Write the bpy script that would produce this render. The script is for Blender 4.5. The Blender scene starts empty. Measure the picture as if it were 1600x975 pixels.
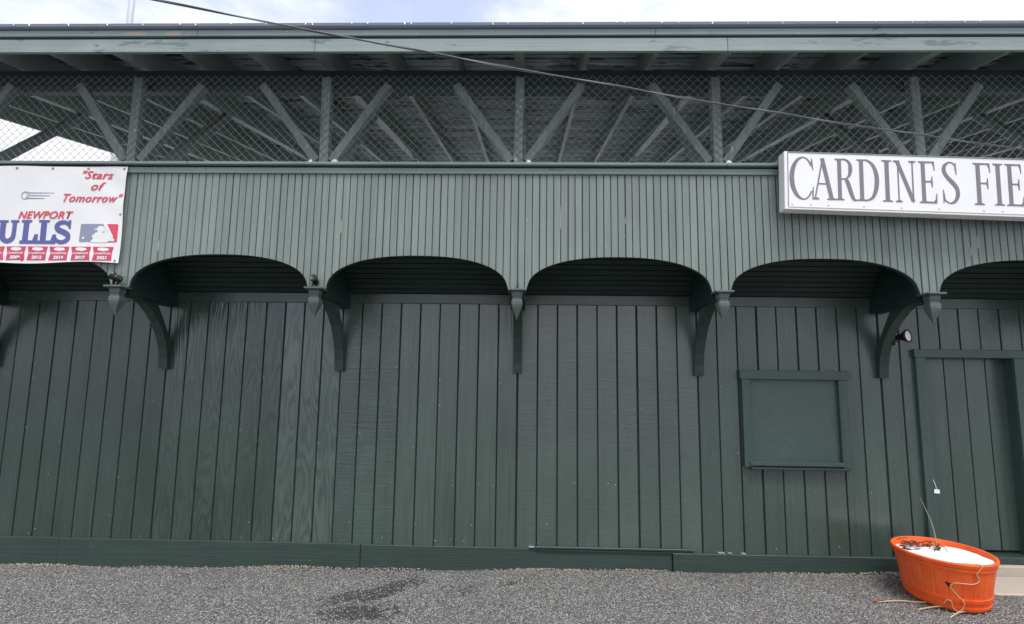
import bpy, math, random
from mathutils import Vector, Matrix
random.seed(7)
R = math.radians
scene = bpy.context.scene
COL = scene.collection

# ------------------------------------------------------------------ camera
cam_d = bpy.data.cameras.new('camera')
cam = bpy.data.objects.new('camera', cam_d); COL.objects.link(cam); scene.camera = cam
YAW, PITCH, ROLL = -0.02691, 0.13208, 0.01343
cy_, sy_, cp_, sp_, cr_, sr_ = math.cos(YAW), math.sin(YAW), math.cos(PITCH), math.sin(PITCH), math.cos(ROLL), math.sin(ROLL)
Fv = Vector((sy_*cp_, cy_*cp_, sp_)); Rv = Vector((cy_, -sy_, 0)); Uv = Rv.cross(Fv)
R2 = cr_*Rv + sr_*Uv; U2 = -sr_*Rv + cr_*Uv
M = Matrix((R2, U2, -Fv)).transposed().to_4x4(); M.translation = Vector((0.09464, -5.94647, 1.78909))
cam.matrix_world = M
cam_d.sensor_width = 36; cam_d.lens = 902.54/1600*36; cam_d.clip_end = 2000; cam_d.clip_start = .05

# ------------------------------------------------------------------ sky, sun, exposure
SUN_DIR = Vector((0.18, -0.42, 1.0)).normalized()          # towards the bright part of the cloud cover
W = bpy.data.worlds.new('World'); scene.world = W; W.use_nodes = True
nt = W.node_tree; nt.nodes.clear()
out = nt.nodes.new('ShaderNodeOutputWorld'); bg = nt.nodes.new('ShaderNodeBackground')
sky = nt.nodes.new('ShaderNodeTexSky'); sky.sky_type = 'NISHITA'; sky.sun_disc = False
sky.sun_elevation = math.asin(SUN_DIR.z); sky.sun_rotation = math.atan2(SUN_DIR.x, SUN_DIR.y)
tc = nt.nodes.new('ShaderNodeTexCoord'); mp = nt.nodes.new('ShaderNodeMapping'); mp.inputs['Scale'].default_value = (2.2, 2.2, 5.0)
nz = nt.nodes.new('ShaderNodeTexNoise'); nz.inputs['Scale'].default_value = 1.6; nz.inputs['Detail'].default_value = 6; nz.inputs['Roughness'].default_value = .55
rp = nt.nodes.new('ShaderNodeValToRGB'); rp.color_ramp.elements[0].position = .30; rp.color_ramp.elements[0].color = (.74, .74, .74, 1)
rp.color_ramp.elements[1].position = .52; rp.color_ramp.elements[1].color = (1, 1, 1, 1)
cl = nt.nodes.new('ShaderNodeValToRGB')
cl.color_ramp.elements[0].position = .36; cl.color_ramp.elements[0].color = (.66, .75, .98, 1)
cl.color_ramp.elements[1].position = .56; cl.color_ramp.elements[1].color = (.97, .975, 1.0, 1)
sc = nt.nodes.new('ShaderNodeVectorMath'); sc.operation = 'SCALE'; sc.inputs['Scale'].default_value = 8.8
mx = nt.nodes.new('ShaderNodeMix'); mx.data_type = 'RGBA'
L = nt.links.new
L(tc.outputs['Generated'], mp.inputs['Vector']); L(mp.outputs['Vector'], nz.inputs['Vector'])
L(nz.outputs['Fac'], rp.inputs['Fac']); L(nz.outputs['Fac'], cl.inputs['Fac'])
L(cl.outputs['Color'], sc.inputs[0])
L(rp.outputs['Color'], mx.inputs['Factor']); L(sky.outputs['Color'], mx.inputs['A']); L(sc.outputs['Vector'], mx.inputs['B'])
L(mx.outputs['Result'], bg.inputs['Color']); bg.inputs['Strength'].default_value = 0.056
L(bg.outputs['Background'], out.inputs['Surface'])

sun_d = bpy.data.lights.new('sun', 'SUN'); sun_d.energy = 1.5; sun_d.angle = R(30); sun_d.color = (1, .975, .94)
sun = bpy.data.objects.new('sun', sun_d); COL.objects.link(sun)
sun.rotation_euler = (-SUN_DIR).to_track_quat('-Z', 'Y').to_euler()

scene.cycles.max_bounces = 7; scene.cycles.diffuse_bounces = 4; scene.cycles.glossy_bounces = 3
scene.view_settings.view_transform = 'Standard'; scene.view_settings.look = 'None'
scene.view_settings.exposure = 1.28; scene.view_settings.gamma = 1; scene.view_settings.use_curve_mapping = False

# ------------------------------------------------------------------ helpers
def mesh(name, verts, faces, mat=None, parent=None, smooth=False):
    me = bpy.data.meshes.new(name); me.from_pydata([tuple(v) for v in verts], [], faces); me.update()
    if mat: me.materials.append(mat)
    if smooth: me.polygons.foreach_set('use_smooth', [True]*len(me.polygons))
    o = bpy.data.objects.new(name, me); COL.objects.link(o)
    if parent: o.parent = parent
    return o
def link_copy(o, parent, loc):
    c = o.copy(); COL.objects.link(c); c.parent = parent; c.location = loc; return c
def empty(name, loc=(0, 0, 0)):
    o = bpy.data.objects.new(name, None); COL.objects.link(o); o.location = loc; return o
def tag(o, label=None, cat=None, group=None, kind=None):
    if label: o['label'] = label
    if cat: o['category'] = cat
    if group: o['group'] = group
    if kind: o['kind'] = kind
    return o
class MB:
    def __init__(s): s.v = []; s.f = []
    def add(s, v, f):
        n = len(s.v); s.v += [tuple(p) for p in v]; s.f += [tuple(i+n for i in q) for q in f]; return s
    def box(s, x0, x1, y0, y1, z0, z1, c=0.0):
        """box with chamfered edges c"""
        if c <= 0:
            v = [(x, y, z) for z in (z0, z1) for y in (y0, y1) for x in (x0, x1)]
            return s.add(v, [(0, 2, 3, 1), (4, 5, 7, 6), (0, 1, 5, 4), (2, 6, 7, 3), (0, 4, 6, 2), (1, 3, 7, 5)])
        v = []; idx = {}
        X = (x0, x1); Y = (y0, y1); Z = (z0, z1); sg = (1, -1)
        for i in (0, 1):
            for j in (0, 1):
                for k in (0, 1):
                    for a in range(3):
                        p = [X[i]+sg[i]*c, Y[j]+sg[j]*c, Z[k]+sg[k]*c]
                        p[a] = (X[i], Y[j], Z[k])[a]
                        idx[(i, j, k, a)] = len(v); v.append(p)
        f = []
        def I(i, j, k, a): return idx[(i, j, k, a)]
        for i in (0, 1): q = [I(i, 0, 0, 0), I(i, 1, 0, 0), I(i, 1, 1, 0), I(i, 0, 1, 0)]; f.append(q if i else q[::-1])
        for j in (0, 1): q = [I(0, j, 0, 1), I(0, j, 1, 1), I(1, j, 1, 1), I(1, j, 0, 1)]; f.append(q if j else q[::-1])
        for k in (0, 1): q = [I(0, 0, k, 2), I(1, 0, k, 2), I(1, 1, k, 2), I(0, 1, k, 2)]; f.append(q if k else q[::-1])
        for i in (0, 1):
            for j in (0, 1): q = [I(i, j, 0, 0), I(i, j, 1, 0), I(i, j, 1, 1), I(i, j, 0, 1)]; f.append(q if i ^ j else q[::-1])
            for k in (0, 1): q = [I(i, 0, k, 0), I(i, 0, k, 2), I(i, 1, k, 2), I(i, 1, k, 0)]; f.append(q if i ^ k else q[::-1])
        for j in (0, 1):
            for k in (0, 1): q = [I(0, j, k, 1), I(1, j, k, 1), I(1, j, k, 2), I(0, j, k, 2)]; f.append(q if j ^ k else q[::-1])
        for i in (0, 1):
            for j in (0, 1):
                for k in (0, 1):
                    q = [I(i, j, k, 0), I(i, j, k, 1), I(i, j, k, 2)]; f.append(q if (i+j+k) % 2 else q[::-1])
        return s.add(v, f)
    def prism(s, poly, axis, a0, a1):
        """polygon (2-tuples in the two other axes, in x,y,z order) extruded along axis"""
        n = len(poly)
        def P(p, a):
            return (a, p[0], p[1]) if axis == 'x' else (p[0], a, p[1]) if axis == 'y' else (p[0], p[1], a)
        v = [P(p, a0) for p in poly]+[P(p, a1) for p in poly]
        f = [tuple(range(n))[::-1], tuple(range(n, 2*n))]+[(i, (i+1) % n, n+(i+1) % n, n+i) for i in range(n)]
        return s.add(v, f)
    def beam(s, p0, p1, w, h, up=(0, 0, 1)):
        """rectangular bar between two points"""
        p0 = Vector(p0); p1 = Vector(p1); d = (p1-p0).normalized(); sx = d.cross(Vector(up)).normalized(); u = sx.cross(d)
        c = .006 if min(w, h) > .03 else 0
        prof = [(-w/2+c, -h/2), (w/2-c, -h/2), (w/2, -h/2+c), (w/2, h/2-c), (w/2-c, h/2), (-w/2+c, h/2), (-w/2, h/2-c), (-w/2, -h/2+c)] if c else [(-w/2, -h/2), (w/2, -h/2), (w/2, h/2), (-w/2, h/2)]
        n = len(prof)
        v = [p0+sx*a+u*b for a, b in prof]+[p1+sx*a+u*b for a, b in prof]
        return s.add(v, [tuple(range(n))[::-1], tuple(range(n, 2*n))]+[(i, (i+1) % n, n+(i+1) % n, n+i) for i in range(n)])
    def tube(s, pts, rad, n=6):
        pts = [Vector(p) for p in pts]; m = len(pts); v = []; f = []
        for i, p in enumerate(pts):
            d = (pts[min(i+1, m-1)]-pts[max(i-1, 0)]).normalized()
            a = d.cross(Vector((0, 0, 1))); a = a.normalized() if a.length > 1e-4 else Vector((1, 0, 0)); b = a.cross(d)
            r = rad[i] if isinstance(rad, (list, tuple)) else rad
            v += [p+a*r*math.cos(2*math.pi*k/n)+b*r*math.sin(2*math.pi*k/n) for k in range(n)]
        for i in range(m-1):
            f += [(i*n+k, i*n+(k+1) % n, (i+1)*n+(k+1) % n, (i+1)*n+k) for k in range(n)]
        f += [tuple(range(n))[::-1], tuple(range((m-1)*n, m*n))]
        return s.add(v, f)
    def disc(s, c, axis, r0, r1, length, n=16):
        """truncated cone from c along axis"""
        c = Vector(c); d = Vector(axis).normalized(); return s.lathe(c, d, [(0, 0), (0, r0), (length, r1), (length, 0)], n)
    def lathe(s, c, axis, prof, n=16):
        c = Vector(c); d = Vector(axis).normalized(); a = d.orthogonal().normalized(); b = d.cross(a)
        v = []; f = []
        for t, r in prof: v += [c+d*t+(a*math.cos(2*math.pi*k/n)+b*math.sin(2*math.pi*k/n))*max(r, 1e-5) for k in range(n)]
        for i in range(len(prof)-1): f += [(i*n+k, i*n+(k+1) % n, (i+1)*n+(k+1) % n, (i+1)*n+k) for k in range(n)]
        return s.add(v, f)
    def build(s, name, mat=None, parent=None, smooth=False): return mesh(name, s.v, s.f, mat, parent, smooth)

# ------------------------------------------------------------------ materials
def base(name):
    m = bpy.data.materials.new(name); m.use_nodes = True; t = m.node_tree
    return m, t, t.nodes['Principled BSDF']
def N(t, ty, **k):
    n = t.nodes.new(ty)
    for a, b in k.items():
        if hasattr(n, a): setattr(n, a, b)
        else: n.inputs[a.replace('_', ' ')].default_value = b
    return n
def math_(t, op, a, b=None, clamp=False):
    n = t.nodes.new('ShaderNodeMath'); n.operation = op; n.use_clamp = clamp
    for i, x in enumerate((a, b)):
        if x is None: continue
        if isinstance(x, (int, float)): n.inputs[i].default_value = x
        else: t.links.new(x, n.inputs[i])
    return n.outputs[0]
def pos(t, scale, offs=(0, 0, 0)):
    g = t.nodes.new('ShaderNodeNewGeometry'); m = t.nodes.new('ShaderNodeMapping'); m.inputs['Scale'].default_value = scale; m.inputs['Location'].default_value = offs
    t.links.new(g.outputs['Position'], m.inputs['Vector']); return m.outputs['Vector']
def noise(t, vec, scale=1, detail=4, rough=.55, dist=0):
    n = N(t, 'ShaderNodeTexNoise', Scale=scale, Detail=detail, Roughness=rough, Distortion=dist); t.links.new(vec, n.inputs['Vector']); return n.outputs['Fac']
def ramp(t, fac, stops):
    n = t.nodes.new('ShaderNodeValToRGB'); cr = n.color_ramp
    while len(cr.elements) < len(stops): cr.elements.new(.5)
    for e, (p, c) in zip(cr.elements, stops): e.position = p; e.color = (c, c, c, 1) if isinstance(c, (int, float)) else (*c, 1)
    t.links.new(fac, n.inputs['Fac']); return n.outputs['Color']
def mixc(t, fac, a, b, blend='MIX'):
    n = t.nodes.new('ShaderNodeMix'); n.data_type = 'RGBA'; n.blend_type = blend
    for key, x in (('Factor', fac), ('A', a), ('B', b)):
        if isinstance(x, (int, float)): n.inputs[key].default_value = x
        elif isinstance(x, tuple): n.inputs[key].default_value = (*x, 1)
        else: t.links.new(x, n.inputs[key])
    return n.outputs['Result']
def bump(t, bs, height, strength, dist=.004):
    b = N(t, 'ShaderNodeBump', Strength=strength, Distance=dist); t.links.new(height, b.inputs['Height']); t.links.new(b.outputs['Normal'], bs.inputs['Normal'])

def paint(name, col, grain='v', contrast=.25, rough=.42, bstr=.5, objvar=.16, wear=None, wearcol=(.5, .5, .46), wearscale=9, light=None, spec=.5):
    """old exterior paint on wood. grain: v/h streaks, s saw marks, c cathedral plywood figure"""
    m, t, bs = base(name); lk = t.links.new
    blotch = noise(t, pos(t, (1.1, 1.1, .7)), 1.6, 3, .6)
    if grain == 'v': g = noise(t, pos(t, (55, 55, 1.6)), 1, 2.5, .6)
    elif grain == 'h': g = noise(t, pos(t, (1.4, 40, 55)), 1, 2.5, .6)
    elif grain == 's': g = math_(t, 'ADD', math_(t, 'MULTIPLY', noise(t, pos(t, (2.2, 2, 48)), 1, 3, .65), .75), math_(t, 'MULTIPLY', noise(t, pos(t, (60, 50, 14)), 1, 1), .25))
    elif grain == 'c':
        n0 = noise(t, pos(t, (6.0, 3, 1.0)), 1, 1.5, .5)
        w_ = math_(t, 'ADD', math_(t, 'MULTIPLY', math_(t, 'SINE', math_(t, 'MULTIPLY', n0, 66.0)), .5), .5)
        amp = ramp(t, noise(t, pos(t, (2.2, 2, .8), (5, 0, 2)), 1, 1), [(.35, .25), (.62, 1.0)])
        w_ = math_(t, 'ADD', math_(t, 'MULTIPLY', math_(t, 'SUBTRACT', w_, .5), amp), .5)
        f2 = noise(t, pos(t, (70, 50, 3)), 1, 1)
        g = math_(t, 'ADD', math_(t, 'MULTIPLY', w_, .75), math_(t, 'MULTIPLY', f2, .25))
    else: g = noise(t, pos(t, (25, 25, 25)), 1, 4)
    g2 = ramp(t, g, [(.22, 0.0), (.78, 1.0)])
    var = math_(t, 'ADD', math_(t, 'MULTIPLY', g2, .55), math_(t, 'MULTIPLY', ramp(t, blotch, [(.28, 0.0), (.72, 1.0)]), .45))
    lo = tuple(c*(1-contrast) for c in col); hi = light or tuple(c*(1+contrast) for c in col)
    c = mixc(t, var, lo, hi)
    oi = t.nodes.new('ShaderNodeObjectInfo')
    v = math_(t, 'ADD', math_(t, 'MULTIPLY', oi.outputs['Random'], objvar), 1-objvar/2)
    cmb = t.nodes.new('ShaderNodeCombineColor'); [lk(v, cmb.inputs[i]) for i in range(3)]
    c = mixc(t, 1.0, c, cmb.outputs['Color'], 'MULTIPLY')
    if grain in 'vcs':
        dr = noise(t, pos(t, (17, 17, .55), (1.7, 0, .4)), 1, 3, .6); c = mixc(t, ramp(t, dr, [(.52, 0.0), (.72, .38)]), c, tuple(x*.55 for x in col))
    # fine dust specks and chips
    sp = noise(t, pos(t, (38, 38, 26)), 1, 2, .5)
    c = mixc(t, math_(t, 'MULTIPLY', ramp(t, sp, [(.70, 0.0), (.76, 1.0)]), .35), c, tuple(min(1, x*2.2+.02) for x in col))
    if wear:
        ws = (wearscale, wearscale, wearscale*.35) if grain in 'vc' else (wearscale*.3, wearscale, wearscale*1.6)
        wn = noise(t, pos(t, ws), 1, 4, .7)
        c = mixc(t, ramp(t, wn, [(wear, 0.0), (wear+.035, 1.0)]), c, wearcol)
    lk(c, bs.inputs['Base Color'])
    rr = math_(t, 'ADD', math_(t, 'MULTIPLY', noise(t, pos(t, (3, 3, 2)), 1, 2), .22), rough-.11); rr = math_(t, 'SUBTRACT', rr, math_(t, 'MULTIPLY', math_(t, 'SUBTRACT', g2, .5), .12 if grain in 'cs' else .05)); lk(rr, bs.inputs['Roughness']); bs.inputs['Specular IOR Level'].default_value = spec
    h = math_(t, 'ADD', math_(t, 'MULTIPLY', g, .8), math_(t, 'MULTIPLY', noise(t, pos(t, (160, 160, 90)), 1, 0), .2))
    bump(t, bs, h, bstr)
    return m
def plain(name, col, rough=.5, var=.12, scale=20, metal=0, bstr=.1, spec=None):
    m, t, bs = base(name)
    n = noise(t, pos(t, (scale,)*3), 1, 2, .6)
    t.links.new(mixc(t, n, tuple(c*(1-var) for c in col), tuple(min(1, c*(1+var)) for c in col)), bs.inputs['Base Color'])
    bs.inputs['Roughness'].default_value = rough; bs.inputs['Metallic'].default_value = metal
    if spec is not None: bs.inputs['Specular IOR Level'].default_value = spec
    if bstr: bump(t, bs, n, bstr)
    return m

GREEN = (.042, .062, .057)
M_ = {}
M_['sid_plain_shade'] = paint('paint_siding_plain_shade', (0.036, 0.062, 0.051), 'v', .26, .26, .4, spec=.75)  # darker left boards: panel paint difference plus some shade put into the colour
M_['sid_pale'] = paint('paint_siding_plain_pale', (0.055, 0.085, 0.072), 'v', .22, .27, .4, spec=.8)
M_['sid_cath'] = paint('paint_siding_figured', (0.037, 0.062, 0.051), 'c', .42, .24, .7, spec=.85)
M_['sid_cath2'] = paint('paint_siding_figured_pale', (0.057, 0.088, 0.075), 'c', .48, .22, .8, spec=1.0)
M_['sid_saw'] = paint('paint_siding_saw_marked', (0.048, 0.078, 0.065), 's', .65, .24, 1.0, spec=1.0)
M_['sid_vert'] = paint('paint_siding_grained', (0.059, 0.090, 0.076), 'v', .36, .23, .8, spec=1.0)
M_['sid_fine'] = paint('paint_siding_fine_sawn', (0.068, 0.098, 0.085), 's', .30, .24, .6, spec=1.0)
M_['trim'] = paint('paint_trim', (.042, .064, .055), 'h', .14, .30, .25, spec=.7)
M_['basebd'] = paint('paint_baseboard', (.031, .054, .045), 'h', .28, .45, .9, wear=.72, wearcol=(.14, .17, .15))
M_['wintrim'] = paint('paint_window', (.048, .080, .074), 'v', .12, .32, .2)
M_['winpanel'] = paint('paint_window_panel', (.058, .090, .084), 'n', .22, .34, .1)
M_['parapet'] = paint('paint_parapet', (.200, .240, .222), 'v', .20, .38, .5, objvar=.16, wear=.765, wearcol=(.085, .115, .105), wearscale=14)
M_['rail'] = paint('paint_rail', (.18, .232, .22), 'h', .28, .42, .35, wear=.66, wearcol=(.08, .11, .105))
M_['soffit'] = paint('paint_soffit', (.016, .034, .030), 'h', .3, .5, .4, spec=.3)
M_['bracket'] = paint('paint_bracket', (.026, .050, .043), 'v', .2, .36, .3)
M_['finial'] = paint('paint_finial', (.095, .128, .117), 'v', .35, .4, .4, wear=.68, wearcol=(.04, .06, .055), wearscale=20)
M_['post'] = paint('paint_post', (.125, .150, .140), 'v', .55, .6, .8, wear=.64, wearcol=(.30, .30, .28), wearscale=16)
M_['beam'] = paint('paint_beam', (.016, .028, .034), 'h', .25, .6, .4)
M_['ceiling'] = paint('paint_ceiling', (.27, .34, .305), 'h', .5, .6, .7, objvar=.6, wear=.54, wearcol=(.02, .03, .025), wearscale=6)
M_['rafter'] = paint('paint_rafter', (.20, .25, .228), 'h', .25, .4, .3, objvar=.35)
M_['fascia'] = paint('paint_fascia', (.255, .312, .305), 'h', .25, .40, .3, wear=.585, wearcol=(.15, .195, .19), wearscale=6)
M_['gutter'] = plain('gutter_metal', (.20, .23, .29), .38, .1, 6)
M_['drip'] = plain('pale_metal', (.78, .79, .80), .4, .05)
M_['galv'] = plain('galvanised_wire', (.19, .22, .21), .45, .2, 30, .2)
M_['black'] = plain('black_housing', (.012, .012, .013), .45, .2)
M_['glass'] = plain('lamp_lens', (.90, .90, .86), .2, .1, 60, 0, .3)
M_['steel'] = plain('bolt_steel', (.10, .13, .125), .4, .1)
M_['nail'] = plain('nail_head', (.50, .52, .49), .4, .3)
M_['white'] = plain('sign_white', (.86, .86, .87), .40, .03, 5, 0, .02)
M_['letter'] = plain('sign_letter_grey', (.20, .195, .215), .55, .05, 20)
M_['rust'] = plain('rusty_seam', (.62, .53, .47), .6, .25, 30)
M_['cable'] = plain('cable_sheath', (.09, .088, .10), .5, .2, 12)
M_['polem'] = plain('pole_metal', (.50, .52, .58), .5, .08, 2)
M_['snow'] = plain('snow_surface', (.84, .85, .87), .6, .12, 60, 0, .9)
M_['twig'] = plain('dry_straw', (.62, .43, .24), .7, .25, 40)
M_['stem'] = plain('dead_stem', (.30, .25, .15), .7, .25, 40)
M_['leaf'] = plain('brown_leaf', (.075, .048, .04), .7, .5, 50)
M_['leafr'] = plain('rust_leaf', (.22, .07, .035), .7, .4, 50)
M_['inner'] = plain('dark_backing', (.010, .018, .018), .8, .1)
M_['floor'] = plain('deck_floor_bounce', (.68, .68, .68), .8, .2, 4)  # unseen deck, toned pale to bounce light up onto the roof underside

# upper fascia: same paint, with two peeled strips showing bare wood near the left end
m = paint('paint_upper_fascia', (.225, .285, .29), 'h', .25, .42, .3, wear=.64, wearcol=(.11, .15, .17), wearscale=6)
t = m.node_tree; bs = t.nodes['Principled BSDF']; old = bs.inputs['Base Color'].links[0].from_socket
g = t.nodes.new('ShaderNodeNewGeometry'); sx = t.nodes.new('ShaderNodeSeparateXYZ'); t.links.new(g.outputs['Position'], sx.inputs[0])
jit = math_(t, 'MULTIPLY', math_(t, 'SUBTRACT', noise(t, pos(t, (14, 9, 30)), 1, 3), .5), .22)
def blob(x0, z0, rx, rz):
    a = math_(t, 'DIVIDE', math_(t, 'SUBTRACT', math_(t, 'ADD', sx.outputs['X'], jit), x0), rx); b = math_(t, 'DIVIDE', math_(t, 'SUBTRACT', sx.outputs['Z'], z0), rz)
    return math_(t, 'LESS_THAN', math_(t, 'ADD', math_(t, 'MULTIPLY', a, a), math_(t, 'MULTIPLY', b, b)), 1.0)
msk = math_(t, 'MAXIMUM', blob(-3.44, 4.926, .09, .016), blob(-3.12, 4.926, .085, .021))
t.links.new(mixc(t, msk, old, (.40, .33, .26)), bs.inputs['Base Color']); M_['ufascia'] = m

# asphalt: worn, coarse chippings, dark damp stains
m, t, bs = base('coarse_asphalt'); lk = t.links.new
vo = N(t, 'ShaderNodeTexVoronoi', Scale=90.0); lk(pos(t, (1, 1, 1)), vo.inputs['Vector'])
sepc = t.nodes.new('ShaderNodeSeparateColor'); lk(vo.outputs['Color'], sepc.inputs[0])
chip = ramp(t, sepc.outputs[0], [(0.0, (.085, .087, .092)), (.40, (.205, .205, .208)), (.80, (.30, .297, .29)), (.96, (.60, .59, .57))])
edge = ramp(t, vo.outputs['Distance'], [(.30, 1.0), (.75, .22)])
c = mixc(t, 1.0, chip, edge, 'MULTIPLY')
warm = noise(t, pos(t, (.8, .8, .8)), 1, 4); c = mixc(t, math_(t, 'MULTIPLY', warm, .35), c, mixc(t, 1.0, c, (1.25, 1.12, 1.0), 'MULTIPLY'))
g = t.nodes.new('ShaderNodeNewGeometry'); sx = t.nodes.new('ShaderNodeSeparateXYZ'); lk(g.outputs['Position'], sx.inputs[0])
jx = math_(t, 'MULTIPLY', math_(t, 'SUBTRACT', noise(t, pos(t, (11, 11, 11)), 1, 5, .75), .5), .95)
def stain(x0, y0, rx, ry, k=0.0):
    xx = math_(t, 'SUBTRACT', math_(t, 'ADD', sx.outputs['X'], jx), x0); yy = math_(t, 'SUBTRACT', math_(t, 'ADD', sx.outputs['Y'], jx), y0)
    xx = math_(t, 'SUBTRACT', xx, math_(t, 'MULTIPLY', yy, k))
    a = math_(t, 'DIVIDE', xx, rx); b = math_(t, 'DIVIDE', yy, ry)
    return math_(t, 'SUBTRACT', 1.25, math_(t, 'SQRT', math_(t, 'ADD', math_(t, 'MULTIPLY', a, a), math_(t, 'MULTIPLY', b, b))), True)
st = None
for s_ in ((-1.12, -.62, .16, .34, .5), (-1.42, -.80, .13, .16, .3), (-1.22, -1.15, .34, .14, 0), (-.42, -.62, .07, .10, 0), (-.02, -.40, .09, .06, 0)):
    q = stain(*s_); st = q if st is None else math_(t, 'MAXIMUM', st, q)
st = math_(t, 'MULTIPLY', ramp(t, math_(t, 'ADD', st, math_(t, 'MULTIPLY', noise(t, pos(t, (30, 30, 30)), 1, 3), .3)), [(.25, 0.0), (.62, 1.0)]), .85)
c = mixc(t, st, c, mixc(t, 1.0, c, (.22, .22, .23), 'MULTIPLY'))
rs = noise(t, pos(t, (4.5, 4.5, 4.5), (3, 1, 0)), 1, 3); c = mixc(t, ramp(t, rs, [(.70, 0.0), (.74, .35)]), c, (.30, .15, .10))
lk(c, bs.inputs['Base Color']); bs.inputs['Roughness'].default_value = .75
hh = math_(t, 'SUBTRACT', math_(t, 'MULTIPLY', sepc.outputs[1], .5), vo.outputs['Distance']); bump(t, bs, hh, .9, .012)
M_['asphalt'] = m
M_['grit'] = plain('sandy_grit', (.42, .36, .29), .85, .5, 70)
M_['chip'] = plain('loose_chipping', (.36, .35, .33), .8, .45, 90)
m, t, bs = base('worn_concrete'); n1 = noise(t, pos(t, (60, 60, 60)), 1, 5, .7); n2 = noise(t, pos(t, (3, 3, 3)), 1, 4)
c = mixc(t, n1, (.30, .26, .215), (.60, .52, .43)); c = mixc(t, math_(t, 'MULTIPLY', n2, .4), c, (.36, .30, .25))
t.links.new(c, bs.inputs['Base Color']); bs.inputs['Roughness'].default_value = .85; bump(t, bs, n1, .6, .006); M_['concrete'] = m
# orange plastic, sun-worn
m, t, bs = base('orange_plastic'); n1 = noise(t, pos(t, (7, 7, 5)), 1, 5, .6); n2 = noise(t, pos(t, (60, 60, 40)), 1, 3)
c = mixc(t, ramp(t, n1, [(.3, 0.0), (.7, 1.0)]), (.80, .088, .012), (.95, .15, .025)); c = mixc(t, ramp(t, n2, [(.66, 0.0), (.74, .3)]), c, (.85, .25, .09))
n3 = noise(t, pos(t, (5, 5, 9)), 1, 5, .7); c = mixc(t, ramp(t, n3, [(.54, 0.0), (.70, .4)]), c, (.45, .13, .05)); t.links.new(c, bs.inputs['Base Color']); bs.inputs['Roughness'].default_value = .42; bump(t, bs, n2, .2); M_['orange'] = m
M_['tubin'] = plain('tub_inside', (.10, .03, .02), .6)
# banner vinyl and its inks
M_['vinyl'] = plain('banner_vinyl', (.80, .80, .805), .34, .03, 3, 0, .03)
M_['red'] = plain('ink_red', (.68, .07, .11), .4, .08, 8, 0, .02)
M_['pink'] = plain('ink_pennant_red', (.60, .06, .13), .4, .1, 8, 0, .02)
M_['blue'] = plain('ink_blue', (.105, .115, .33), .4, .1, 5, 0, .02)
M_['slate'] = plain('ink_slate', (.26, .28, .38), .4, .1, 5, 0, .02)
M_['inkw'] = plain('ink_white', (.80, .80, .80), .4, .03, 5, 0, .02)

# ------------------------------------------------------------------ ground
G = 0.2032; BAY = 9*G
XL, XR = -6.62, 45*G
def gz(x): return .033+.0115*x
nx, ny = 60, 40
xs = [-900, -300, -100, -40]+[-20+i*.8 for i in range(51)]+[40, 100, 300, 900]
ys = [-900, -200, -50, -15, -7]+[-5+i*.2 for i in range(31)]+[3, 12, 40, 150, 900]
vv = []; ff = []
for y in ys:
    for x in xs:
        xc = max(-20, min(20, x)); z = gz(xc)
        if abs(x) < 12 and -5 < y < .6: z += .008*math.sin(2.1*x+.7*y)+.006*math.sin(5.3*x+1)+.004*math.sin(3.7*y+x)
        vv.append((x, y, z))
for j in range(len(ys)-1):
    for i in range(len(xs)-1):
        a = j*len(xs)+i; ff.append((a, a+1, a+1+len(xs), a+len(xs)))
ground = mesh('ground', vv, ff, M_['asphalt'], None, True); tag(ground, 'grey coarse asphalt in front of the green wall', kind='structure')
# loose chippings lying on the asphalt
mb = MB()
for i in range(9000):
    x = random.uniform(-6, 5.2); y = -.03-1.6*random.random()**1.3; s = random.uniform(.003, .0075); z = gz(x)+.004+.008*math.sin(2.1*x+.7*y)+.006*math.sin(5.3*x+1)
    a = random.uniform(0, 6.28); ca, sa = math.cos(a)*s, math.sin(a)*s; e = random.uniform(.6, 1.2)
    mb.add([(x+ca, y+sa, z), (x-sa*e, y+ca*e, z), (x-ca, y-sa, z), (x+sa*e, y-ca*e, z), (x+random.uniform(-.3, .3)*s, y, z+s*.9), (x, y, z-s)],
           [(0, 1, 4), (1, 2, 4), (2, 3, 4), (3, 0, 4), (1, 0, 5), (2, 1, 5), (3, 2, 5), (0, 3, 5)])
o = mb.build('loose_chippings', M_['chip']); tag(o, 'small pale stone chippings loose on the asphalt', 'gravel', kind='stuff')

mb = MB()
for i in range(3600):
    x = random.uniform(-6, 4.0); d = random.random()**2.2*.10; y = -.052-d if x > 1.5 else -.032-d; s = random.uniform(.003, .0085)*(1-.4*d/.1)
    if math.sin(x*2.3)+.6*math.sin(x*5.1+1) < random.uniform(-1.5, 1.0): continue
    z = gz(x)+.004+.008*math.sin(2.1*x+.7*y)+.006*math.sin(5.3*x+1)+.012*(1-d/.1)*random.random()
    a = random.uniform(0, 6.28); ca, sa = math.cos(a)*s, math.sin(a)*s
    mb.add([(x+ca, y+sa, z), (x-sa, y+ca, z), (x-ca, y-sa, z), (x+sa, y-ca, z), (x, y, z+s*.9), (x, y, z-s)], [(0, 1, 4), (1, 2, 4), (2, 3, 4), (3, 0, 4), (1, 0, 5), (2, 1, 5), (3, 2, 5), (0, 3, 5)])
o = mb.build('wall_foot_grit', M_['grit']); tag(o, 'pale sandy grit gathered along the foot of the wall', 'grit', kind='stuff')
# ------------------------------------------------------------------ grandstand
GS = empty('grandstand', (0, 0, 0))
tag(GS, 'long green wooden grandstand with arched parapet and chain-link openings', 'grandstand')
Z0 = .25; ZT = 2.656; ZF = 2.757; PY = -.79
DX0, DX1, DZT = 4.083, 4.95, 2.155                           # door opening

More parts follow.
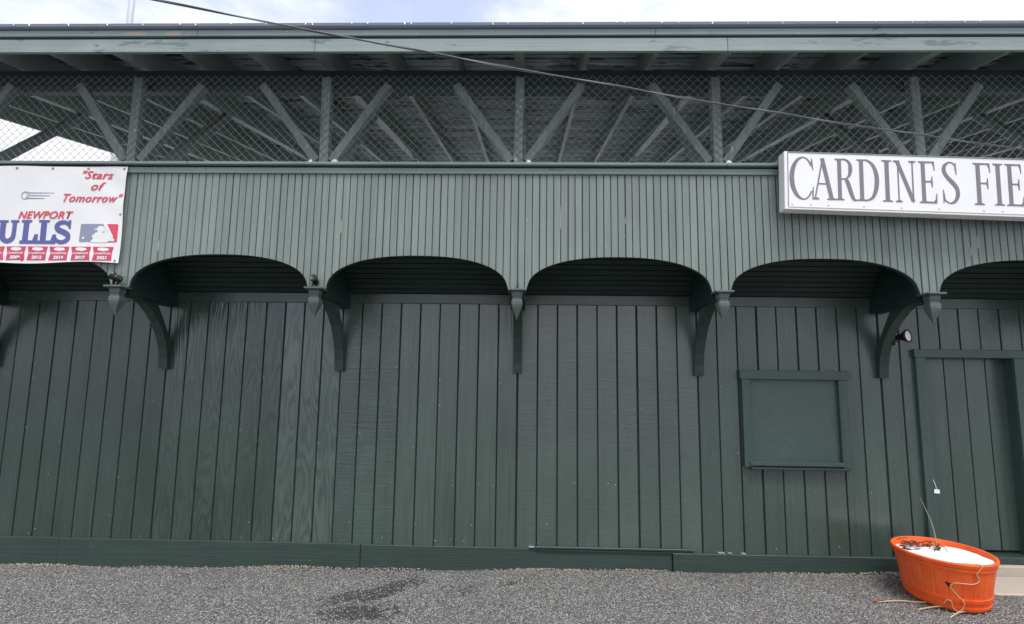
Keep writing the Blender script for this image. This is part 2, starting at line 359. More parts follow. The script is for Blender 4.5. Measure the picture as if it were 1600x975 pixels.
# lower wall: backing and grooved boards
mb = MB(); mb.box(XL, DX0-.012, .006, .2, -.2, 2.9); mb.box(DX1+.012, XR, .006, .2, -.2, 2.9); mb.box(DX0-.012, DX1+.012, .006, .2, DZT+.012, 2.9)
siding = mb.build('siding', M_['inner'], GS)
def sid_mat(n):  # left-to-centre tone step also holds some shade and sheen as colour
    if n < -18: return M_['sid_plain_shade']
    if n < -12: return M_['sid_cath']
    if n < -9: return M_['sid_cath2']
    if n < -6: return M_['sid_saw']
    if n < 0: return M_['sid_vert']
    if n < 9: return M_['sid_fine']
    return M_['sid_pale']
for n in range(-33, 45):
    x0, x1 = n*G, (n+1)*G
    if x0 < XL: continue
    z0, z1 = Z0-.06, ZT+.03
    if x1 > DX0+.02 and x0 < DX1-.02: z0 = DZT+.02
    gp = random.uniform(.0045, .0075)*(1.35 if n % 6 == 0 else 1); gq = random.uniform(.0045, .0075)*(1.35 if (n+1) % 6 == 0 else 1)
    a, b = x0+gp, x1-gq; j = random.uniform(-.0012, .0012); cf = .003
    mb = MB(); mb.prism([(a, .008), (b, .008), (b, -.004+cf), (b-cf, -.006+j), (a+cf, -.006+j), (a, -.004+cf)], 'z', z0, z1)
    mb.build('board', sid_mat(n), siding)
# nail heads on the siding
mb = MB()
for n in range(-27, 25):
    for k in range(random.randint(2, 6)):
        x = n*G+random.choice((.018, .03, .1, G-.03)); z = random.choice((.30, .45, .85, 1.2, 1.35, 1.6, 1.85, 2.0, 2.2, 2.5))+random.uniform(-.03, .03)
        if DX0-.1 < x < DX1+.1 and z < 2.25: continue
        r = random.choice((.002, .003, .003, .005))
        mb.disc((x, -.006, z), (0, -1, 0), r, r*.8, .0035, 7)
o = mb.build('nail_heads', M_['nail'], GS); o['kind'] = 'stuff'

# baseboards
for i, (x0, x1, zt, yf) in enumerate(((XL, -4.574, .252, -.030), (-4.570, -1.532, .250, -.034), (-1.528, 1.524, .242, -.028), (1.528, 3.96, .228, -.052), (5.08, XR, .228, -.04))):
    mb = MB(); mb.box(x0, x1, yf, .004, -.25, zt, .004); mb.build('baseboard', M_['basebd'], GS)
mb = MB(); mb.box(.19, 1.74, -.052, -.008, .243, .266, .004); mb.box(.21, 1.70, -.046, -.029, .222, .239, .003); mb.build('ledge_strip', M_['bracket'], GS)
# chipped white filler along the joint above the right baseboard
for x0, x1, z in ((1.965, 2.035, .236), (2.06, 2.10, .236), (2.19, 2.235, .234), (.13, .185, .256)):
    mb = MB(); mb.box(x0, x1, -.05, -.003, z-.003, z+.003, .001); mb.build('filler_strip', M_['fascia'], GS)

# frieze and sloping boarded soffit
mb = MB(); mb.box(XL, XR, -.024, .004, ZT, ZF, .004); mb.build('frieze_board', M_['trim'], GS)
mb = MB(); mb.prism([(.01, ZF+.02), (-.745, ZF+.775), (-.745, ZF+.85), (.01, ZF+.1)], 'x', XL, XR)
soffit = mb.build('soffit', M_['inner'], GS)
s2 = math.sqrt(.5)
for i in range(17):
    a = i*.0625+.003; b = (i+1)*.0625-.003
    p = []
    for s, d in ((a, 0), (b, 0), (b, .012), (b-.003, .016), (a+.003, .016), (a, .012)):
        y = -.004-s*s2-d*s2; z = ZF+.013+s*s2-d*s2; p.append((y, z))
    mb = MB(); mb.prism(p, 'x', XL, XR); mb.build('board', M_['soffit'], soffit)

# parapet
HS = BAY/2-.088; RISE = .312; ZS = 2.675; ZPT = 3.757
def arch(x):
    u = (x/BAY) % 1.0; d = abs(u-.5)*BAY
    if d >= HS: return ZS
    return ZS+RISE*(1-(d/HS)**2.3)**(1/2.3)
mb = MB(); sx_ = []
k = math.floor(XL/BAY)
while k*BAY < XR:
    c = (k+.5)*BAY
    fr = [-BAY/2, -HS-.0004]+[-HS*math.cos(math.pi*i/48) for i in range(49)]+[HS+.0004]
    sx_ += [c+q for q in fr if XL <= c+q <= XR]; k += 1
sx_ = [XL]+sx_+[XR]; nS = len(sx_)
v = []
for x in sx_: z = arch(x); v += [(x, PY, z), (x, PY+.045, z), (x, PY+.045, ZPT+.03), (x, PY, ZPT+.03)]
f = []
for i in range(nS-1):
    for k in range(4): f.append((i*4+k, (i+1)*4+k, (i+1)*4+(k+1) % 4, i*4+(k+1) % 4))
f += [(0, 1, 2, 3), tuple((nS-1)*4+k for k in (3, 2, 1, 0))]
parapet = mesh('parapet', v, f, M_['bracket'], GS)
PB = BAY/28
n0 = math.ceil(XL/PB)
for n in range(n0, int(XR/PB)):
    gp = random.choice((.0014, .0016, .002, .002, .0032, .005)); x0, x1 = n*PB+gp, (n+1)*PB-random.uniform(.0012, .0024)
    j = random.uniform(-.002, .001); yf, yb, c = PY-.013+j, PY+.001, .003
    xs_ = [x0+(x1-x0)*k/5 for k in range(6)]
    if abs(arch(x0)-arch(x1)) < .004: xs_ = [x0, x1]
    mb = MB(); m_ = len(xs_)
    top = ZPT+.004
    vf = [(x0+c, yf, top)]+[(x, yf, arch(x)-.003) for x in ([x0+c]+xs_[1:-1]+[x1-c])]+[(x1-c, yf, top)]
    vb = [(x0, yb, top)]+[(x, yb, arch(x)-.003) for x in xs_]+[(x1, yb, top)]
    q = len(vf)
    mb.add(vf+vb, [tuple(range(q)), tuple(range(q, 2*q))[::-1]]+[(i, q+i, q+(i+1) % q, (i+1) % q) for i in range(q)])
    mb.build('board', M_['parapet'], parapet)
# thin white splits where paint has chipped off parapet boards
for x, z, h in ((4.105, 3.10, .11), (-3.33, 3.02, .10), (-1.62, 3.2, .12), (.42, 3.25, .22), (.96, 3.3, .06), (4.02, 3.03, .07)):
    xx = round(x/PB)*PB; pl_ = [(xx-.003, z), (xx+.001, z-.012), (xx+.003, z+h*.4), (xx+.0015, z+h), (xx-.001, z+h*.9), (xx-.002, z+h*.5)]
    mb = MB(); mb.prism(pl_, 'y', PY-.0155, PY-.008); mb.build('paint_chip', M_['nail'], GS)
mb = MB(); mb.box(XL, XR, PY-.034, PY+.02, ZPT, 3.815, .005); mb.build('rail_trim', M_['rail'], GS)
mb = MB(); mb.box(XL, XR, PY-.016, PY+.03, 3.815, 3.829); mb.build('rail_shadow_gap', M_['inner'], GS)  # near-black strip standing in for the shadow gap under the rail cap
for x0, x1 in ((XL, -3.10), (-3.098, 1.9), (1.902, XR)):
    mb = MB(); mb.box(x0, x1, PY-.070, PY+.12, 3.829, 3.859, .006); mb.build('rail_cap', M_['rail'], GS)

# brackets, outriggers, finials, posts and braces at every frame line
front = [(-.062, 1.945), (-.072, 2.05), (-.098, 2.16), (-.165, 2.295), (-.262, 2.41), (-.37, 2.498), (-.48, 2.567), (-.62, 2.615), (-.74, 2.625)]
back = [(-.74, 2.70), (-.50, 2.70), (-.385, 2.665), (-.30, 2.585), (-.20, 2.46), (-.10, 2.32), (-.035, 2.19), (-.007, 2.08), (-.007, 1.945)]
frames = list(range(-27, 46, 9))
for n in frames:
    X = n*G
    mb = MB(); mb.prism(front+back, 'x', X-.045, X+.045); br = mb.build('bracket', M_['bracket'], GS)
    mb = MB(); mb.disc((X, -.060, 2.005), (0, -1, .06), .013, .013, .006, 12); mb.disc((X, -.066, 2.005), (0, -1, .06), .008, .006, .010, 6); mb.build('bolt', M_['steel'], br)
    mb = MB(); mb.prism([(-.008, 2.60), (-.742, 2.60), (-.742, ZF+.70), (-.008, ZF-.02)], 'x', X-.072, X+.072); mb.build('outrigger', M_['soffit'], GS)
    mb = MB()
    prof = [(2.655, .052), (2.640, .054), (2.612, .050), (2.598, .043), (2.588, .043), (2.580, .049), (2.562, .054), (2.535, .053), (2.508, .045), (2.47, .030), (2.435, .014), (2.402, .003)]
    v = []; yc = PY-.03
    for z, h in prof:
        h *= .93; c = h*.12; v += [(X-h+c, yc-h, z), (X+h-c, yc-h, z), (X+h, yc-h+c, z), (X+h, yc+h-c, z), (X+h-c, yc+h, z), (X-h+c, yc+h, z), (X-h, yc+h-c, z), (X-h, yc-h+c, z)]
    f = [tuple(range(8)), tuple(range(len(v)-8, len(v)))[::-1]]
    for i in range(len(prof)-1): f += [(i*8+(k+1) % 8, i*8+k, (i+1)*8+k, (i+1)*8+(k+1) % 8) for k in range(8)]
    fi = mesh('finial', v, f, M_['finial'], GS)
    mb = MB(); mb.box(X-.080, X+.080, PY-.115, PY+.05, 2.655, 2.672, .003); mb.build('cap_plate', M_['finial'], fi)
    tw = random.uniform(-.008, .008)
    mb = MB(); mb.beam((X+tw, PY-.01, 3.859), (X-tw, PY-.01, 4.70), .086, .086, (0, 1, 0)); mb.build('post', M_['post'], GS)
    for s in (-1, 1):
        mb = MB(); mb.beam((X+s*.075, PY+.002, 3.88), (X+s*(.60+random.uniform(-.03, .03)), PY+.002, 4.64), .078, .085, (0, 1, 0)); mb.build('brace', M_['post'], GS)
    mb = MB(); mb.beam((X, PY+.06, 3.66), (X, .78, 5.12), .085, .09, (0, 1, 0)); mb.build('knee_brace', M_['rafter'], GS)
    if n > -27 or True:
        mb = MB(); mb.beam((X, 4.4, 3.2), (X, 4.4, 5.8), .12, .12, (0, 1, 0)); mb.build('inner_post', M_['rafter'], GS)
        mb = MB(); mb.beam((X, 4.35, 4.55), (X, 3.3, 5.56), .085, .09, (0, 1, 0)); mb.build('knee_brace', M_['rafter'], GS)
# deck behind the parapet
mb = MB(); mb.box(XL, XR, -.70, 10, 3.10, 3.20); mb.build('deck', M_['floor'], GS)
mb = MB(); mb.box(XL, XR, .0, .02, 2.9, 3.10); mb.box(XL, XL+.02, .02, 10, -.3, 3.1); mb.box(XR-.02, XR, .02, 10, -.3, 3.1); mb.box(XL, XR, 9.98, 10, -.3, 3.1); mb.build('under_deck_wall', M_['soffit'], GS)
# eaves beam
mb = MB(); mb.box(XL-.1, XR, PY+.035, PY+.13, 4.676, 4.822, .005); mb.build('beam', M_['beam'], GS)
mb = MB(); mb.box(XL-.1, XR, PY+.05, PY+.14, 4.614, 4.676, .004); mb.build('beam_ledger', M_['bracket'], GS)

# roof: deck boards carried on rafters, fascias and gutter
SL = .19; EY = -1.16; EZ = 4.752
def rz(y): return EZ+SL*(y-EY)
RL, RR, RB = -6.86, XR+.2, 7.4
mb = MB(); mb.prism([(EY+.02, rz(EY+.02)+.262), (RB, rz(RB)+.262), (RB, rz(RB)+.285), (EY+.02, rz(EY+.02)+.285)], 'x', RL, RR)
roof = mb.build('roof', M_['inner'], GS)
bw = .112; y = EY+.03; i = 0
while y < RB:
    w = bw*random.uniform(.9, 1.06); a, b = y+.008, y+w-.009; dz = random.uniform(-.004, .002); h = .237
    if y > 6: w = bw*4; b = y+w-.0035
    mb = MB(); mb.prism([(a, rz(a)+h+dz), (b, rz(b)+h+dz+random.uniform(-.003, .003)), (b, rz(b)+h+.022), (a, rz(a)+h+.022)], 'x', RL, RR); mb.build('deck_board', M_['ceiling'], roof)
    y += w
n = -11
while n*.6096 < RR:
    X = n*.6096; main = n % 3 == 0; w = .045 if not main else .09; d = .235
    if X > RL:
        mb = MB(); mb.prism([(EY+.012, rz(EY+.012)), (RB, rz(RB)), (RB, rz(RB)+d), (EY+.012, rz(EY+.012)+d)], 'x', X-w/2, X+w/2); mb.build('rafter', M_['rafter'], roof)
        if not main and n % 2:
            pass
    n += 1
fx = [RL, -5.49, -1.832, 1.83, 5.49, RR]
for a, b in zip(fx, fx[1:]):
    mb = MB(); mb.box(a+.0015, b-.0015, EY-.022, EY+.012, EZ, EZ+.124, .003); mb.build('fascia', M_['fascia'], GS)
mb = MB(); mb.box(RL, RR, EY-.012, EY+.014, EZ+.124, EZ+.146); mb.build('fascia_gap', M_['beam'], GS)
for a, b in ((RL, -2.9), (-2.898, 1.2), (1.202, RR)):
    mb = MB(); mb.box(a, b, EY-.034, EY+.014, EZ+.146, EZ+.206, .004); mb.build('upper_fascia', M_['ufascia'], GS)
mb = MB(); mb.prism([(EY+.0, EZ+.206), (EY-.05, EZ+.209), (EY-.066, EZ+.222), (EY-.07, EZ+.246), (EY-.064, EZ+.250), (EY-.060, EZ+.226), (EY-.03, EZ+.216), (EY, EZ+.218)], 'x', RL, RR)
gutter = mb.build('gutter', M_['gutter'], GS)
x = -4.9
while x < 5.2:
    mb = MB(); l = random.uniform(.018, .034); mb.beam((x, EY-.064, EZ+.254), (x+random.uniform(-.004, .012), EY-.073, EZ+.254-l), .008, .005); mb.build('hanger', M_['drip'], gutter)
    x += random.choice((.33, .31, .3, .06, .14, .36))

# chain-link fabric stretched over the openings: zigzag wires
mb = MB(); P = .078; yl = PY-.058; zb, zt = 3.855, 4.72; rr = .0021
nzg = int((zt-zb)/(P/2))
i = 0; x = XL+.05
while x < 6.2:
    for s in (1,):
        pts = []
        for k in range(nzg+1):
            side = (k+i) % 2
            xx = x+(P/2 if side else 0)+random.uniform(-.0015, .0015)
            pts.append((xx, yl-(.0025 if side else -.0025), zb+k*P/2+random.uniform(-.001, .001)))
        n_ = 4; v = []; f = []
        for j, p in enumerate(pts):
            v += [(p[0]-rr*1.4, p[1], p[2]), (p[0], p[1]-rr, p[2]), (p[0]+rr*1.4, p[1], p[2]), (p[0], p[1]+rr, p[2])]
            if j:
                b = (j-1)*4; f += [(b+q, b+(q+1) % 4, b+4+(q+1) % 4, b+4+q) for q in range(4)]
        mb.add(v, f)
    x += P/2; i += 1
o = mb.build('chain_link', M_['galv'], GS); o['kind'] = 'stuff'

# window boarded over
WX0, WX1, WZ0, WZ1 = 2.334, 3.205, 1.112, 1.917
win = mesh('window', *(lambda b: (b.v, b.f))(MB().box(WX0-.05, WX1+.05, -.0105, -.007, WZ0-.05, WZ1+.05)), M_['winpanel'], GS)
mb = MB(); mb.box(2.232, 3.322, -.064, -.003, WZ1, 2.008, .004); mb.build('casing', M_['wintrim'], win)
mb = MB(); mb.box(2.250, WX0, -.058, -.003, 1.055, WZ1, .004); mb.build('casing', M_['wintrim'], win)
mb = MB(); mb.box(WX1, 3.292, -.058, -.003, 1.055, WZ1, .004); mb.build('casing', M_['wintrim'], win)
mb = MB(); mb.box(2.300, 3.222, -.074, -.011, 1.070, WZ0, .006); mb.build('sill', M_['wintrim'], win)
mb = MB(); mb.box(2.306, 3.265, -.086, -.010, 1.036, 1.058, .004); mb.build('sill_strip', M_['bracket'], win)

# door in its recess
DY = .105
door = MB().box(DX0-.02, DX1+.02, DY, DY+.04, .27, DZT+.02).build('door', M_['inner'], GS)
x = 3.94
for k in range(6):
    a, b = max(x+.005, DX0-.01), min(x+.2075-.005, DX1+.01)
    if b > a:
        mb = MB(); mb.prism([(a, DY+.004), (b, DY+.004), (b, DY-.009), (b-.003, DY-.012), (a+.003, DY-.012), (a, DY-.009)], 'z', .285, DZT+.01); mb.build('board', M_['sid_pale'], door)
    x += .2075
for x0, x1 in ((DX0-.030, DX0), (DX1, DX1+.03)):
    mb = MB(); mb.box(x0, x1, -.002, DY+.03, .22, DZT+.03); mb.build('jamb', M_['wintrim'], door)
mb = MB(); mb.box(DX0, DX1, -.002, DY+.03, DZT, DZT+.03); mb.build('jamb', M_['wintrim'], door)
mb = MB(); mb.box(3.974, 5.16, -.056, -.003, DZT, 2.236, .004); mb.build('casing', M_['wintrim'], door)
mb = MB(); mb.box(3.986, DX0, -.050, -.003, .228, DZT, .004); mb.build('casing', M_['wintrim'], door)
mb = MB(); mb.box(DX1, 5.06, -.050, -.003, .228, DZT, .004); mb.build('casing', M_['wintrim'], door)
mb = MB(); mb.box(3.99, 5.06, -.085, DY+.03, .200, .262, .006); mb.build('threshold', M_['bracket'], door)

# ------------------------------------------------------------------ concrete step and pad by the door
mb = MB(); mb.box(3.97, 5.9, -.13, .10, -.2, .196, .012); o = mb.build('concrete_step', M_['concrete']); tag(o, 'pale worn concrete step under the plank door', 'step')
mb = MB(); mb.box(4.12, 6.2, -.62, -.135, -.2, .106, .012); o = mb.build('concrete_pad', M_['concrete']); tag(o, 'low gritty concrete pad on the ground before the door step', 'slab')

# ------------------------------------------------------------------ big white sign
SG = empty('sign', (2.335, -.945, 3.377)); tag(SG, 'long white board sign with tall grey serif capitals, hung slightly crooked', 'sign')
SG.rotation_euler = (0, R(1.75), 0)
SW, SH, SD = 2.95, .530, .105
mb = MB(); mb.box(0, SW, -SD+.045, .055, 0, SH, .004); mb.build('panel', M_['white'], SG)
mb = MB()
for x0, x1, z0, z1 in ((0.0, SW, SH-.022, SH), (0, .022, 0, SH), (SW-.022, SW, 0, SH), (0, SW, 0, .022)): pass
FYs = -SD+.045
mb = MB(); mb.box(.032, SW-.03, FYs-.0035, FYs+.001, SH-.012, SH-.004); mb.box(.028, .034, FYs-.0035, FYs+.001, .028, SH-.012); mb.build('edge_line', M_['letter'], SG)
mb = MB(); mb.box(.034, SW-.03, FYs-.0035, FYs+.001, .020, .026); mb.build('rust_line', M_['rust'], SG)
for i, (x, z) in enumerate(((.062, .044), (.225, .046), (.375, .046), (.68, .044), (1.0, .045), (1.32, .046), (1.70, .044), (1.86, .044), (2.3, .045), (2.7, .045))):
    mb = MB(); mb.disc((x, FYs, z), (0, -1, 0), .005, .004, .004, 8); mb.build('screw', M_['steel'], SG)
for x in (.25, 1.4, 2.6):
    mb = MB(); mb.box(x, x+.06, .056, .14, .15, .20, .004); mb.build('standoff', M_['beam'], SG)

def catmull(p, n=10):
    o = []
    for i in range(len(p)-1):
        a, b, c, d = p[max(i-1, 0)], p[i], p[i+1], p[min(i+2, len(p)-1)]
        for k in range(n):
            t = k/n; o.append(tuple(.5*((2*b[j])+(-a[j]+c[j])*t+(2*a[j]-5*b[j]+4*c[j]-d[j])*t*t+(-a[j]+3*b[j]-3*c[j]+d[j])*t**3) for j in range(len(b))))
    return o+[p[-1]]
class Glyph:
    """letter built from ribbons in a unit box, each ribbon a hair further out so no faces coincide"""
    def __init__(s): s.parts = []
    def rib(s, pts):                       # (x, z, width)
        L_, R_ = [], []
        for i, p in enumerate(pts):
            a = pts[max(i-1, 0)]; b = pts[min(i+1, len(pts)-1)]; dx, dz = b[0]-a[0], b[1]-a[1]; l = math.hypot(dx, dz) or 1
            nx_, nz_ = -dz/l*p[2]/2, dx/l*p[2]/2; L_.append((p[0]+nx_, p[1]+nz_)); R_.append((p[0]-nx_, p[1]-nz_))
        s.parts.append((L_, R_)); return s
    def poly(s, pts): s.parts.append((pts, None)); return s
    def serif(s, x, z, w, d):              # slab with curved bracket towards d (+1 up, -1 down)
        h = .028
        return s.poly([(x-w/2, z), (x-w/2, z+d*h*.7), (x-w*.22, z+d*h*1.6), (x+w*.22, z+d*h*1.6), (x+w/2, z+d*h*.7), (x+w/2, z)])
    def build(s, name, mat, parent, x, z, sx, sz, y, off=None, step=.0003):
        mb = MB(); tr = lambda p: (x+p[0]*sx, z+p[1]*sz)
        for i, (A, B) in enumerate(s.parts):
            yf = y-.0025-step*i
            Y = (lambda px, pz: yf+(off(px, pz) if off else 0))
            if B is None:
                q = [tr(p) for p in A]; n = len(q); mb.add([(p[0], Y(*p), p[1]) for p in q]+[(p[0], Y(*p)+.004, p[1]) for p in q], [tuple(range(n))]+[(k, n+k, n+(k+1) % n, (k+1) % n) for k in range(n)])
            else:
                A2 = [tr(p) for p in A]; B2 = [tr(p) for p in B]; n = len(A2)
                v = [(p[0], Y(*p), p[1]) for p in A2+B2]+[(p[0], Y(*p)+.004, p[1]) for p in A2+B2]
                f = []
                for k in range(n-1): f += [(k, k+1, n+k+1, n+k), (k, 2*n+k, 2*n+k+1, k+1), (n+k, n+k+1, 3*n+k+1, 3*n+k)]
                f += [(0, n, 3*n, 2*n), (n-1, 3*n-1, 4*n-1, 2*n-1)]
                mb.add(v, f)
        return mb.build(name, mat, parent)
T, t_ = .088, .030
def gl(c):
    g = Glyph()
    if c == 'C':
        p = []
        for i in range(37):
            a = R(38+i*(322-38)/36); x = .255+.235*math.cos(a)*(1 if math.cos(a) < 0 else .82); z = .5+.505*math.sin(a)
            p.append((x, z, t_+(T*1.05-t_)*max(0, -math.cos(a))**.9))
        g.rib(p); g.poly([(.418, .985), (.432, .985), (.452, .70), (.440, .70), (.425, .78), (.395, .84)]); g.poly([(.440, .30), (.454, .30), (.446, .04), (.430, .0), (.42, .13), (.425, .2)])
        g.w = .46
    elif c == 'A':
        g.rib([(.055, .01, t_), (.235, .985, t_*1.1)]); g.rib([(.225, 1.0, T*.95), (.415, .01, T)]); g.rib([(.125, .38, t_), (.325, .38, t_)])
        g.serif(.07, 0, .15, 1); g.serif(.415, 0, .20, 1); g.w = .50
    elif c == 'R':
        g.rib([(.10, .01, T), (.10, .99, T)]); g.serif(.10, 0, .20, 1); g.poly([(.0, 1), (.0, .98), (.05, .955), (.15, .955), (.15, 1)])
        g.rib(catmull([(.14, .985, t_), (.25, .98, t_*1.2), (.335, .90, .06), (.355, .76, T), (.33, .61, .065), (.25, .525, t_*1.1), (.14, .515, t_)], 7))
        g.rib(catmull([(.235, .53, .05), (.29, .42, T), (.36, .18, T), (.42, .03, .06), (.50, .012, .024)], 7)); g.w = .51
    elif c == 'D':
        g.rib([(.10, .01, T), (.10, .99, T)]); g.poly([(.0, 1), (.0, .98), (.05, .955), (.15, .955), (.15, 1)]); g.poly([(.0, 0), (.0, .02), (.05, .045), (.15, .045), (.15, 0)])
        g.rib(catmull([(.13, .985, t_), (.24, .975, t_*1.3), (.36, .86, .066), (.425, .66, T), (.435, .48, T*1.05), (.41, .28, T), (.34, .10, .066), (.24, .025, t_*1.3), (.13, .015, t_)], 7)); g.w = .48
    elif c == 'I':
        g.rib([(.11, .01, T), (.11, .99, T)]); g.serif(.11, 0, .21, 1); g.serif(.11, 1, .21, -1); g.w = .22
    elif c == 'N':
        g.rib([(.075, .01, t_), (.075, .96, t_)]); g.rib([(.06, .985, T*.95), (.395, .03, T*.95)]); g.rib([(.40, .0, t_), (.40, .985, t_)])
        g.serif(.075, 0, .15, 1); g.serif(.40, 1, .16, -1); g.poly([(-.03, 1), (-.03, .98), (.02, .96), (.11, .96), (.11, 1)]); g.w = .46
    elif c in 'EF':
        g.rib([(.10, .01, T), (.10, .99, T)]); g.poly([(.0, 1), (.0, .978), (.055, .955), (.30, .968), (.33, .90), (.345, .78), (.362, .78), (.352, 1)])
        g.rib([(.13, .515, t_*1.2), (.27, .515, t_)]); g.poly([(.262, .515), (.288, .64), (.302, .64), (.302, .38), (.288, .38)])
        if c == 'E': g.poly([(.0, 0), (.0, .022), (.055, .045), (.31, .034), (.355, .10), (.375, .23), (.392, .23), (.382, 0)]); g.w = .41
        else: g.serif(.10, 0, .21, 1); g.w = .37
    elif c == 'L':
        g.rib([(.10, .01, T), (.10, .99, T)]); g.serif(.10, 1, .21, -1); g.poly([(.0, 0), (.0, .022), (.055, .045), (.29, .034), (.335, .10), (.355, .25), (.372, .25), (.362, 0)]); g.w = .39
    elif c == 'S':
        g.rib(catmull([(.325, .90, .03), (.26, .98, t_), (.17, .985, .04), (.085, .90, .072), (.075, .76, T*.95), (.15, .62, T), (.26, .49, T*1.1), (.335, .36, T), (.345, .20, T*.95), (.28, .06, .065), (.18, .012, .034), (.09, .06, t_), (.05, .13, .03)], 7))
        g.poly([(.315, .985), (.332, .985), (.345, .70), (.330, .70), (.305, .85)]); g.poly([(.030, .33), (.046, .33), (.075, .14), (.045, .02), (.030, .0)]); g.w = .40
    return g
# left edge of every letter along the board, and widths
CAPS = [('C', .055, .200), ('A', .240, .200), ('R', .440, .190), ('D', .628, .188), ('I', .842, .090), ('N', .955, .175), ('E', 1.160, .158), ('S', 1.350, .158), ('F', 1.628, .150), ('I', 1.795, .088), ('E', 1.900, .158), ('L', 2.090, .155), ('D', 2.275, .190)]
for ch, x, w in CAPS:
    g = gl(ch); g.build('letter', M_['letter'], SG, x, .098, w/g.w, .378, FYs)

# ------------------------------------------------------------------ banner
BN = empty('banner', (-3.672, -.845, 2.885)); tag(BN, 'white vinyl banner with red and blue printing, hung below the rail at far left', 'banner')
BW, BH = 2.55, .925
def wav(x, z):
    return .005*math.sin(x*4.1+z*2.3)+.003*math.sin(x*9+1.3-z*6)+.004*math.sin(z*5+.6)*(1-(z/BH)**2)+.004*math.sin((x*1.0+z*1.6)*13)*math.exp(-((x+.05)**2+(z-.9)**2)*5)
nx, nz_ = 84, 32; v = []; f = []
def bedge(x, z):
    return (x+.006*math.sin(z*7)+.012*(1-z/BH)*(1 if x > -.05 else 0)*.4, z-.010*math.sin(x*5.5)*(1-z/BH)-.006*math.sin(x*3)**2*(z/BH))
for j in range(nz_+1):
    for i in range(nx+1):
        x0, z0 = -BW+BW*i/nx, BH*j/nz_; x, z = bedge(x0, z0); v.append((x, wav(x, z), z))
k = len(v); v += [(p[0], p[1]+.0015, p[2]) for p in v]
for j in range(nz_):
    for i in range(nx):
        a = j*(nx+1)+i; f.append((a, a+1, a+nx+2, a+nx+1)); f.append((k+a, k+a+nx+1, k+a+nx+2, k+a+1))
o = mesh('sheet', v, f, M_['vinyl'], BN, True)
for x in (-.03, -.37, -.71, -1.05, -1.39, -2.0):
    mb = MB(); mb.lathe((x, wav(x, .9), .90), (0, -1, 0), [(0, .012), (.002, .012), (.0025, .006), (.0, .006)], 12); mb.build('grommet', M_['steel'], BN)
for x, z in ((-.03, .02), (-.02, .46), (-.9, .02)):
    mb = MB(); mb.lathe((x, wav(x, z), z), (0, -1, 0), [(0, .010), (.002, .010), (.0025, .005), (.0, .005)], 12); mb.build('grommet', M_['steel'], BN)
def text(s, x, z, size, mat, shear=0.0, bold=0.0, wscale=1.0, align='LEFT', name='lettering', lift=.0045):
    cu = bpy.data.curves.new('lettering', 'FONT'); cu.body = s; cu.size = size; cu.shear = shear; cu.offset = bold; cu.align_x = align; cu.space_character = 1.0+(.07 if bold > .002 else 0); cu.resolution_u = 3
    ob = bpy.data.objects.new('lettering_src', cu); COL.objects.link(ob)
    me = bpy.data.meshes.new_from_object(ob.evaluated_get(bpy.context.evaluated_depsgraph_get())); bpy.data.objects.remove(ob)
    for vt in me.vertices:
        px, pz = x+vt.co.x*wscale, z+vt.co.y; vt.co = (px, wav(px, pz)-lift, pz)
    me.materials.append(mat); o = bpy.data.objects.new(name, me); COL.objects.link(o); o.parent = BN; return o
text('"Stars', -.440, .803, .108, M_['red'], .35, .0021, 1.10)
text('of', -.332, .692, .112, M_['red'], .35, .0022, 1.1)
text('Tomorrow"', -.590, .577, .108, M_['red'], .35, .0021, .99)
text('NEWPORT', -.990, .415, .098, M_['red'], .30, .0024, 1.02)
# team name in heavy slab capitals
B = .25
def slab(c):
    g = Glyph()
    if c == 'G':
        g.rib([(.52+.40*math.cos(R(a)), .5+.40*math.sin(R(a)), .20) for a in range(45, 331, 11)]); g.poly([(.60, .46), (.98, .46), (.98, .34), (.94, .34), (.94, .05), (.76, .05), (.76, .34), (.60, .34)]); g.w = 1.0
    elif c == 'U':
        g.rib(catmull([(.24, .95, B), (.24, .45, B), (.29, .22, B*.95), (.5, .11, B*.8), (.71, .22, B*.9), (.76, .45, B*.8), (.76, .95, B*.8)], 6)); g.poly([(.03, 1), (.46, 1), (.46, .90), (.03, .90)]); g.poly([(.58, 1), (.95, 1), (.95, .90), (.58, .90)]); g.w = 1.0
    elif c == 'L':
        g.rib([(.28, .02, B), (.28, .98, B)]); g.poly([(.05, 1), (.52, 1), (.52, .90), (.05, .90)]); g.poly([(.05, 0), (.05, .14), (.62, .14), (.70, .40), (.84, .40), (.84, 0)]); g.w = .86
    else:
        g.rib(catmull([(.80, .80, .15), (.62, .90, .17), (.38, .89, .19), (.20, .76, .22), (.28, .60, .24), (.55, .50, .24), (.78, .38, .24), (.80, .20, .22), (.60, .09, .18), (.36, .09, .17), (.16, .22, .15)], 6)); g.poly([(.76, 1), (.90, 1), (.90, .64), (.80, .64)]); g.poly([(.06, .36), (.17, .36), (.20, 0), (.06, 0)]); g.w = .95
    return g
offw = lambda px, pz: wav(px, pz)
for ch, x, w in (('G', -1.400, .215), ('U', -1.175, .215), ('L', -.955, .185), ('L', -.785, .185), ('S', -.640, .175)):
    g = slab(ch); g.build('letter', M_['blue'], BN, x, .175, w/g.w, .225, -.0005, offw)
